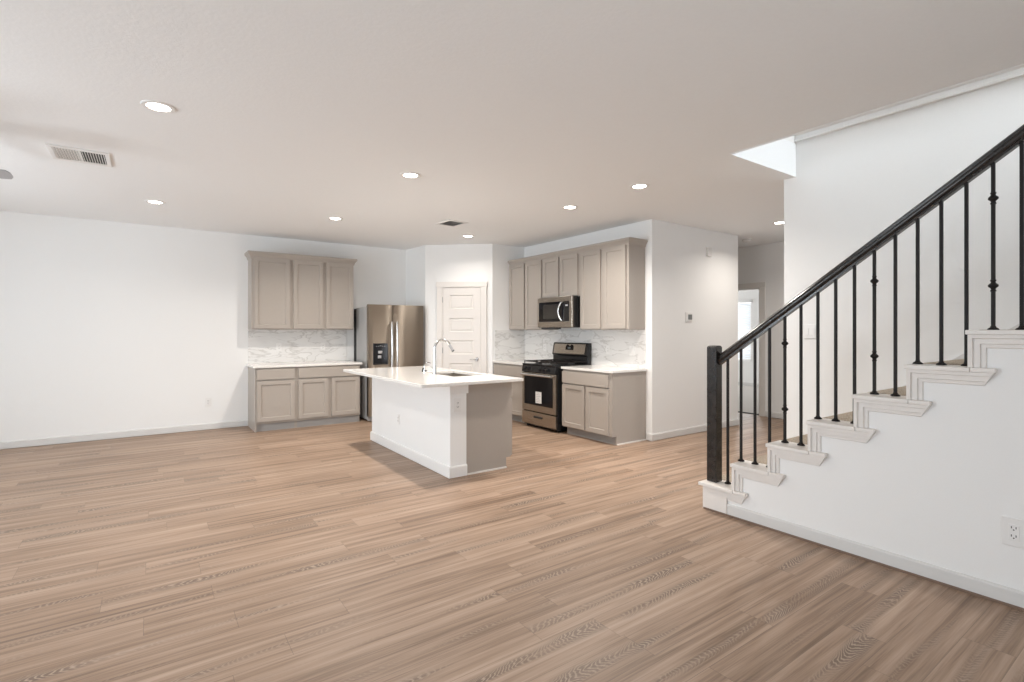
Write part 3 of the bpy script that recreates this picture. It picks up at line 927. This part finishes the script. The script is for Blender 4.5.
sk.build('basin', M['steel'], sko)
MB().lathe([(0.002, 0.004), (0.03, 0.003), (0.045, 0.001), (0.046, 0.0005)], (0, 0, 0.0), 20).build('drain', M['chrome'], sko, smooth=True)

# faucet
fx, fy = 2.492, 4.965
fa = thing('kitchen_faucet', 'tall chrome gooseneck faucet on the island', 'faucet', (fx, fy, TZ))
MB().lathe([(0.028, 0), (0.028, 0.010), (0.022, 0.016), (0.017, 0.10), (0.0155, 0.13)], n=20).build('base', M['chrome'], fa, smooth=True)
pts = [(0, 0, 0.12), (0, 0, 0.20), (0, 0, 0.285)]
for k in range(1, 11):
    a = PI * 0.86 * k / 10
    pts.append((0.090 - 0.090 * math.cos(a), -0.01 * k / 10, 0.285 + 0.090 * math.sin(a)))
MB().tube(pts, 0.0135, 14).build('spout', M['chrome'], fa, smooth=True)
e0 = Vector(pts[-1]); d = (Vector(pts[-1]) - Vector(pts[-2])).normalized()
sh = MB()
sh.tube([e0, e0 + d * 0.015, e0 + d * 0.075], [0.015, 0.017, 0.016], 14)
so = sh.build('spray_head', M['grey'], fa, smooth=True)
MB().tube([e0 + d * 0.0752, e0 + d * 0.088], [0.0165, 0.013], 14).build('nozzle', M['matblack'], so, smooth=True)
lvr = MB()
lvr.tube([(0, 0.014, 0.062), (0, 0.040, 0.066), (0.0, 0.090, 0.080)], [0.010, 0.007, 0.005], 10)
lvr.build('lever', M['chrome'], fa, smooth=True)
# small drinking water tap
ft2 = thing('filter_tap', 'small slim chrome drinking water tap on the island beside the faucet', 'tap', (2.50, 5.235, TZ))
MB().lathe([(0.016, 0), (0.016, 0.008), (0.009, 0.014), (0.008, 0.03)], n=16).build('base', M['chrome'], ft2, smooth=True)
pts = [(0, 0, 0.025), (0.000, 0, 0.060)]
for k in range(1, 9):
    a = PI * 0.75 * k / 8
    pts.append((0.045 - 0.045 * math.cos(a), 0, 0.075 + 0.045 * math.sin(a)))
MB().tube(pts, 0.005, 10).build('spout', M['chrome'], ft2, smooth=True)
MB().tube([(0, -0.006, 0.026), (0.012, -0.034, 0.030)], [0.005, 0.006], 10).build('lever', M['matblack'], ft2, smooth=True)
tag(MB().lathe([(0.017, 0), (0.017, 0.012), (0.014, 0.020), (0.012, 0.030), (0.013, 0.040), (0.004, 0.044)], (2.575, 5.42, TZ), 18).build('soap_dispenser', M['matblack'], smooth=True), 'little dark pump cap on the island top behind the faucet', 'soap dispenser')

# ------------------------------------------------------------------ staircase
RISE, RUN, Z0, N0 = 0.1955, 0.2655, 0.208, 2.412
NS = 12
def nose(k): return N0 - RUN * k
def tz(k): return Z0 + RISE * k
OV = 0.018                                       # nosing past its riser
st = thing('staircase', 'carpeted staircase with white stepped side trim', 'staircase', (XS, N0, 0))
def sp(x, y, z): return (x - XS, y - N0, z)
cx0, cx1 = XS + 0.150, XW - 0.021
for k in range(NS):
    m = MB()
    yr = nose(k) - OV
    yn = nose(k + 1) - OV
    z = tz(k)
    zl = tz(k - 1) if k else 0.0
    # rounded carpet nosing, tread and riser in one profile
    prof = [(yr, zl), (yr, z - 0.055), (nose(k) - 0.004, z - 0.045), (nose(k) + 0.004, z - 0.022), (nose(k) - 0.002, z - 0.004), (nose(k) - 0.016, z + 0.002), (yn, z + 0.002), (yn, z - 0.06), (yr - 0.03, z - 0.06), (yr - 0.03, zl)]
    m.prism([(a - N0, b) for a, b in prof], 'x', cx0 - XS, cx1 - XS)
    m.build('carpet_step', M['carpet'], st)
for k in range(NS):
    y0, y1 = nose(k + 1) - OV, nose(k)
    m = MB()
    m.box(-0.046, 0.1495, y0 + 0.0005 - N0, y1 - N0, tz(k) - 0.024, tz(k))
    if k < NS - 1:
        m.box(-0.040, -0.0005, y0 - 0.098 - N0, y0 + 0.0003 - N0, tz(k) - 0.024, tz(k))
    m.build('cap_board', M['door'], st, 0.004)
    if k:
        MB().box(0.0, 0.1495, nose(k) - OV + 0.0003 - N0, nose(k) - OV + 0.010 - N0, tz(k - 1) + 0.0002, tz(k) - 0.0245).build('end_riser', M['door'], st, 0.002)
# stepped moulding on the wall under the caps
MP = [(0.0, 0.0), (0.0, 0.034), (0.018, 0.034), (0.021, 0.021), (0.046, 0.021), (0.049, 0.010), (0.066, 0.010), (0.069, 0.004), (0.070, 0.0)]   # (offset from the outer edge, thickness)
for k in range(NS - 1):
    m = MB()
    yr = nose(k) - OV
    ye = nose(k + 1) - OV - 0.092
    zt = tz(k) - 0.0245
    zb = tz(k - 1) + 0.0005 if k else None
    rings = []
    if k:
        rings.append([(-th, yr + 0.010 - o - N0, zb) for o, th in MP])
        rings.append([(-th, yr + 0.010 - o - N0, zt - o) for o, th in MP])
    else:
        rings.append([(-th, 2.190 - N0, zt - o) for o, th in MP])
    rings.append([(-th, ye + o * 0.62 - N0, zt - o) for o, th in MP])
    m.rings(rings)
    m.build('step_molding', M['door'], st)
sb = MB()
sb.box(-0.014, 0.1495, 2.192 - N0, N0 - OV - N0, 0.0, tz(0) - 0.0245)
sb.build('starter_block', M['door'], st, 0.003)
# skirt board on the far wall
def sky(y): return 1.015 + 0.735 * (1.402 - y)
ya, yb_ = 2.40, nose(NS - 1)
MB().prism([(ya - N0, 0.0), (ya - N0, sky(ya)), (yb_ - N0, sky(yb_)), (yb_ - N0, sky(yb_) - 0.35), (2.05 - N0, 0.0)], 'x', XW - 0.019 - XS, XW - 0.001 - XS).build('skirt_board', M['base'], st)
# wall under the stairs
poly = [(2.19, 0.0)]
for k in range(0, NS):
    y = nose(k) - OV if k else 2.19
    poly += [(y, tz(k) - 0.026), (nose(k + 1) - OV, tz(k) - 0.026)]
poly += [(YF, tz(NS - 1) - 0.026), (YF, 0.0)]
struct(MB().prism(poly, 'x', XS, XS + 0.10).build('wall_stairs', M['wall']), 'white wall under the staircase', 'wall')

# railing
XB = 3.610
rl = thing('stair_railing', 'black stair railing with a square newel and iron balusters', 'railing', (XB, 2.349, tz(0)))
def lo(x, y, z): return (x - XB, y - 2.349, z - tz(0))
m = MB()
nw = 0.0405
m.rings([[(sx * w - 0.018, sy * w, z) for sx, sy in ((-1, -1), (1, -1), (1, 1), (-1, 1))] for w, z in ((nw, 0.0), (nw, 1.040), (nw - 0.005, 1.052), (nw - 0.016, 1.056))])
m.build('newel_post', M['bwood'], rl, 0.003)
RS = 0.7245
def runder(y): return 1.113 + RS * (2.309 - y)
# moulded rail profile (x, height above the underside), carried up the slope
RP = [(-0.020, 0.0), (-0.020, 0.014), (-0.027, 0.022), (-0.031, 0.036), (-0.030, 0.044), (-0.024, 0.050), (-0.026, 0.060), (-0.018, 0.074), (-0.006, 0.080)]
RP = RP + [(-a, b) for a, b in reversed(RP)]
m = MB()
m.rings([[lo(XB + a, y, runder(y) + b * 1.06) for a, b in RP] for y in (2.308, 0.05)])
m.build('handrail', M['bwood'], rl, smooth=True)
def knuckle(m, z):
    w = 0.008
    m.lathe([(w, -0.032), (0.0125, -0.030), (0.0125, -0.024), (0.009, -0.020), (0.012, -0.013), (0.020, -0.006), (0.022, 0.0), (0.020, 0.006), (0.012, 0.013), (0.009, 0.020), (0.0125, 0.024), (0.0125, 0.030), (w, 0.032)], (0, 0, z), 12)
for i in range(20):
    y = 2.247 - 0.1079 * i
    k = 0
    while nose(k + 1) - 0.006 > y:
        k += 1
    zb = tz(k) + 0.0003
    zt = runder(y) + 0.010
    m = MB()
    m.box(-0.008, 0.008, -0.008, 0.008, 0.0, zt - zb)
    o = m.build('baluster', M['iron'], rl, 0.0015)
    o.location = lo(XB, y, zb)
    s_ = MB()
    s_.lathe([(0.024, 0.0), (0.024, 0.005), (0.019, 0.010), (0.0125, 0.014), (0.0115, 0.020), (0.009, 0.021)], n=16)
    s_.build('shoe', M['iron'], o, smooth=True)
    if i % 5 == 4:
        for zz in (0.232, 0.690):
            q = MB()
            knuckle(q, zz)
            q.build('knuckle', M['iron'], o, smooth=True)

# ------------------------------------------------------------------ ceiling fixtures
def downlight(label, x, y, power, col=(1.0, 0.94, 0.87)):
    t = thing('recessed_light', label, 'light', (x, y, H), 0, 'recessed ceiling lights')
    MB().lathe([(0.062, -0.003), (0.066, -0.007), (0.088, -0.006), (0.094, -0.0005), (0.062, -0.0005)], n=32).build('trim_ring', M['plate'], t, smooth=True)
    MB().lathe([(0.001, -0.004), (0.0615, -0.004), (0.0615, -0.001), (0.001, -0.001)], n=32).build('lens', M['lens'], t)
    d = bpy.data.lights.new('lamp', 'AREA')
    d.shape = 'DISK'
    d.size = 0.12
    d.energy = power
    d.color = col
    d.spread = R(145)
    o = bpy.data.objects.new('lamp', d)
    COL.objects.link(o)
    o.parent = t
    o.location = (0, 0, -0.010)
    return t
PW = 23
downlight('large looking recessed ceiling light nearest the camera, beyond it a vent grille', 0.042, 3.877, 13)
downlight('recessed ceiling light near the bare back wall, beyond the louvred vent', 0.046, 6.753, 7)
downlight('recessed ceiling light above the near side of the island', 1.906, 4.275, 20)
downlight('recessed ceiling light in front of the back wall cabinets', 1.877, 6.452, 28)
downlight('recessed ceiling light before the pantry door, beside the small dark vent', 3.819, 6.528, 8)
downlight('recessed ceiling light above the aisle in front of the range', 3.866, 4.339, PW)
downlight('recessed ceiling light between the kitchen and the stairwell opening', 3.855, 3.324, PW)
downlight('recessed ceiling light in the hall beside the edge of the stairwell wall', 6.629, 3.396, 13, (1.0, 0.93, 0.84))

vt = thing('ceiling_vent', 'two bank louvred ceiling vent by the nearest recessed light', 'vent', (-0.452, 5.315, H))
a, b = 0.188, 0.200
boxes('frame', M['plate'], [(-a, a, -b, -b + 0.045, -0.010, -0.0005), (-a, a, b - 0.045, b, -0.010, -0.0005), (-a, -a + 0.03, -b + 0.045, b - 0.045, -0.010, -0.0005), (a - 0.03, a, -b + 0.045, b - 0.045, -0.010, -0.0005), (-0.008, 0.008, -b + 0.045, b - 0.045, -0.009, -0.0005)], vt, 0.002)
boxes('duct', M['dgrey'], [(-a + 0.03, a - 0.03, -b + 0.045, b - 0.045, -0.002, -0.0006)], vt)
s_ = MB()
for side in (-1, 1):
    for k in range(9):
        x = side * (0.017 + k * 0.0166)
        tl = 0.0012 if side > 0 else -0.0040
        s_.prism([(x - 0.002 + tl, -0.0095), (x + 0.002 + tl, -0.0095), (x + 0.002 - tl, -0.0022), (x - 0.002 - tl, -0.0022)], 'y', -b + 0.045, b - 0.045)
for v in s_.bm.verts:
    pass
s_.build('louvres', M['plate'], vt)
v2 = thing('ceiling_vent', 'small dark square ceiling vent before the pantry', 'vent', (3.19, 5.87, H), R(4))
boxes('frame', M['plate'], [(-0.15, 0.15, -0.17, -0.13, -0.008, -0.0005), (-0.15, 0.15, 0.13, 0.17, -0.008, -0.0005), (-0.15, -0.11, -0.13, 0.13, -0.008, -0.0005), (0.11, 0.15, -0.13, 0.13, -0.008, -0.0005)], v2, 0.002)
boxes('duct', M['grey'], [(-0.11, 0.11, -0.13, 0.13, -0.002, -0.0006)], v2)
s_ = MB()
for k in range(11):
    y = -0.12 + k * 0.024
    s_.prism([(y - 0.006, -0.0075), (y - 0.004, -0.0075), (y + 0.006, -0.0025), (y + 0.004, -0.0025)], 'x', -0.11, 0.11)
s_.build('louvres', M['grey'], v2)
sm = thing('smoke_detector', 'round white smoke detector on the hall ceiling', 'smoke detector', (7.447, 4.317, H))
MB().lathe([(0.068, -0.0005), (0.068, -0.018), (0.055, -0.034), (0.03, -0.038), (0.002, -0.038)], n=28).build('housing', M['plate'], sm, smooth=True)
MB().lathe([(0.0685, -0.012), (0.0695, -0.014), (0.0685, -0.016)], n=28).build('slot_ring', M['grey'], sm)

# ceiling fan: only one blade tip reaches the frame
fan = thing('ceiling_fan', 'ceiling fan whose blade tip reaches the picture edge', 'ceiling fan', (-1.440, 4.94, H))
MB().lathe([(0.07, -0.0005), (0.07, -0.02), (0.045, -0.06), (0.016, -0.065), (0.016, -0.17)], n=24).build('canopy', M['plate'], fan, smooth=True)
MB().lathe([(0.02, -0.17), (0.09, -0.18), (0.115, -0.215), (0.115, -0.30), (0.08, -0.34), (0.03, -0.36), (0.002, -0.36)], n=28).build('motor', M['plate'], fan, smooth=True)
for k in range(5):
    m = MB()
    out = [(0.16, -0.045), (0.20, -0.058), (0.60, -0.070), (0.645, -0.063), (0.662, -0.03), (0.662, 0.03), (0.645, 0.063), (0.60, 0.070), (0.20, 0.058), (0.16, 0.045)]
    m.rings([[(x, y, z - y * 0.20) for x, y in out] for z in (-0.325, -0.319)])
    o = m.build('blade', M['grey'], fan)
    o.rotation_euler = (0, 0, R(-5 + 72 * k))
    q = boxes('blade_arm', M['grey'], [(0.10, 0.20, -0.018, 0.018, -0.3185, -0.309)], o)

# ------------------------------------------------------------------ plates, switches, thermostat
def plate_on(name, label, cat, loc, rz, w, h, kind, gang=1):
    """wall plate facing local -y"""
    t = thing(name, label, cat, loc, rz)
    boxes('plate', M['plate'], [(-w / 2, w / 2, -0.007, -0.0005, -h / 2, h / 2)], t, 0.003)
    k = h / 0.118
    for gi in range(gang):
        x = (gi - (gang - 1) / 2) * 0.046
        if kind == 'outlet':
            rcp = boxes('receptacle', M['plate'], [(x - 0.017 * k, x + 0.017 * k, -0.010, -0.0072, -0.033 * k, 0.033 * k)], t, 0.002)
            sl = MB()
            for zc in (0.017 * k, -0.017 * k):
                sl.box(x - 0.0085 * k, x - 0.0055 * k, -0.0108, -0.0101, zc - 0.001, zc + 0.008 * k)
                sl.box(x + 0.0055 * k, x + 0.0085 * k, -0.0108, -0.0101, zc - 0.001, zc + 0.008 * k)
                sl.cyl((x, -0.0108, zc - 0.006 * k), (x, -0.0101, zc - 0.006 * k), 0.0028 * k, n=10)
            sl.build('slots', M['dgrey'], rcp)
        else:
            boxes('rocker', M['plate'], [(x - 0.016, x + 0.016, -0.011, -0.0072, -0.033, 0.033)], t, 0.002)
    return t
Z = 0
plate_on('wall_outlet', 'large white outlet plate low on the wall under the staircase', 'outlet', (XS, 0.640, 0.372), RZ, 0.092, 0.142, 'outlet')
plate_on('wall_outlet', 'white outlet low on the bare back wall', 'outlet', (0.660, YB, 0.385), Z, 0.072, 0.118, 'outlet')
plate_on('wall_outlet', 'white outlet on the back wall backsplash, farther from the refrigerator', 'outlet', (1.575, YB - 0.010, 1.135), Z, 0.075, 0.122, 'outlet')
plate_on('wall_outlet', 'white outlet on the back wall backsplash, nearer the refrigerator', 'outlet', (2.212, YB - 0.010, 1.130), Z, 0.075, 0.122, 'outlet')
plate_on('wall_outlet', 'narrow looking white outlet on the backsplash between pantry wall and range', 'outlet', (XR - 0.010, 6.325, 1.118), RZ, 0.072, 0.120, 'outlet')
plate_on('wall_outlet', 'white outlet on the backsplash just beside the range', 'outlet', (XR - 0.010, 4.955, 1.122), RZ, 0.072, 0.120, 'outlet')
plate_on('wall_switch', 'white switch plate on the backsplash nearest the hall corner', 'switch', (XR - 0.010, 4.530, 1.118), RZ, 0.086, 0.124, 'switch')
plate_on('wall_outlet', 'white outlet on the end post of the island', 'outlet', (2.362, IY0, 0.680), Z, 0.078, 0.128, 'outlet')
plate_on('wall_outlet', 'faint white outlet on the long white side of the island', 'outlet', (IX0, 5.44, 0.385), RZ, 0.072, 0.118, 'outlet')
plate_on('wall_switch', 'white double switch plate behind the balusters on the stairwell wall', 'switch', (XW, 2.190, 1.372), RZ, 0.098, 0.124, 'switch', 2)

th = thing('thermostat', 'white thermostat with a grey screen on the hall wall', 'thermostat', (5.862, YH, 1.563))
boxes('back_plate', M['plate'], [(-0.072, 0.062, -0.010, -0.0005, -0.070, 0.068)], th, 0.003)
boxes('case', M['plate'], [(-0.058, 0.060, -0.020, -0.0102, -0.052, 0.060)], th, 0.006)
boxes('screen', M['screen'], [(-0.036, 0.048, -0.0212, -0.0202, -0.036, 0.034)], th, 0.002)
ch = thing('door_chime', 'plain white chime box high on the hall wall', 'chime box', (6.300, YH, 2.468))
boxes('cover', M['plate'], [(-0.045, 0.045, -0.035, -0.0005, -0.062, 0.062)], ch, 0.005)
boxes('grille', M['base'], [(-0.030, 0.030, -0.0362, -0.0352, -0.045 + 0.018 * k, -0.040 + 0.018 * k) for k in range(6)], ch)
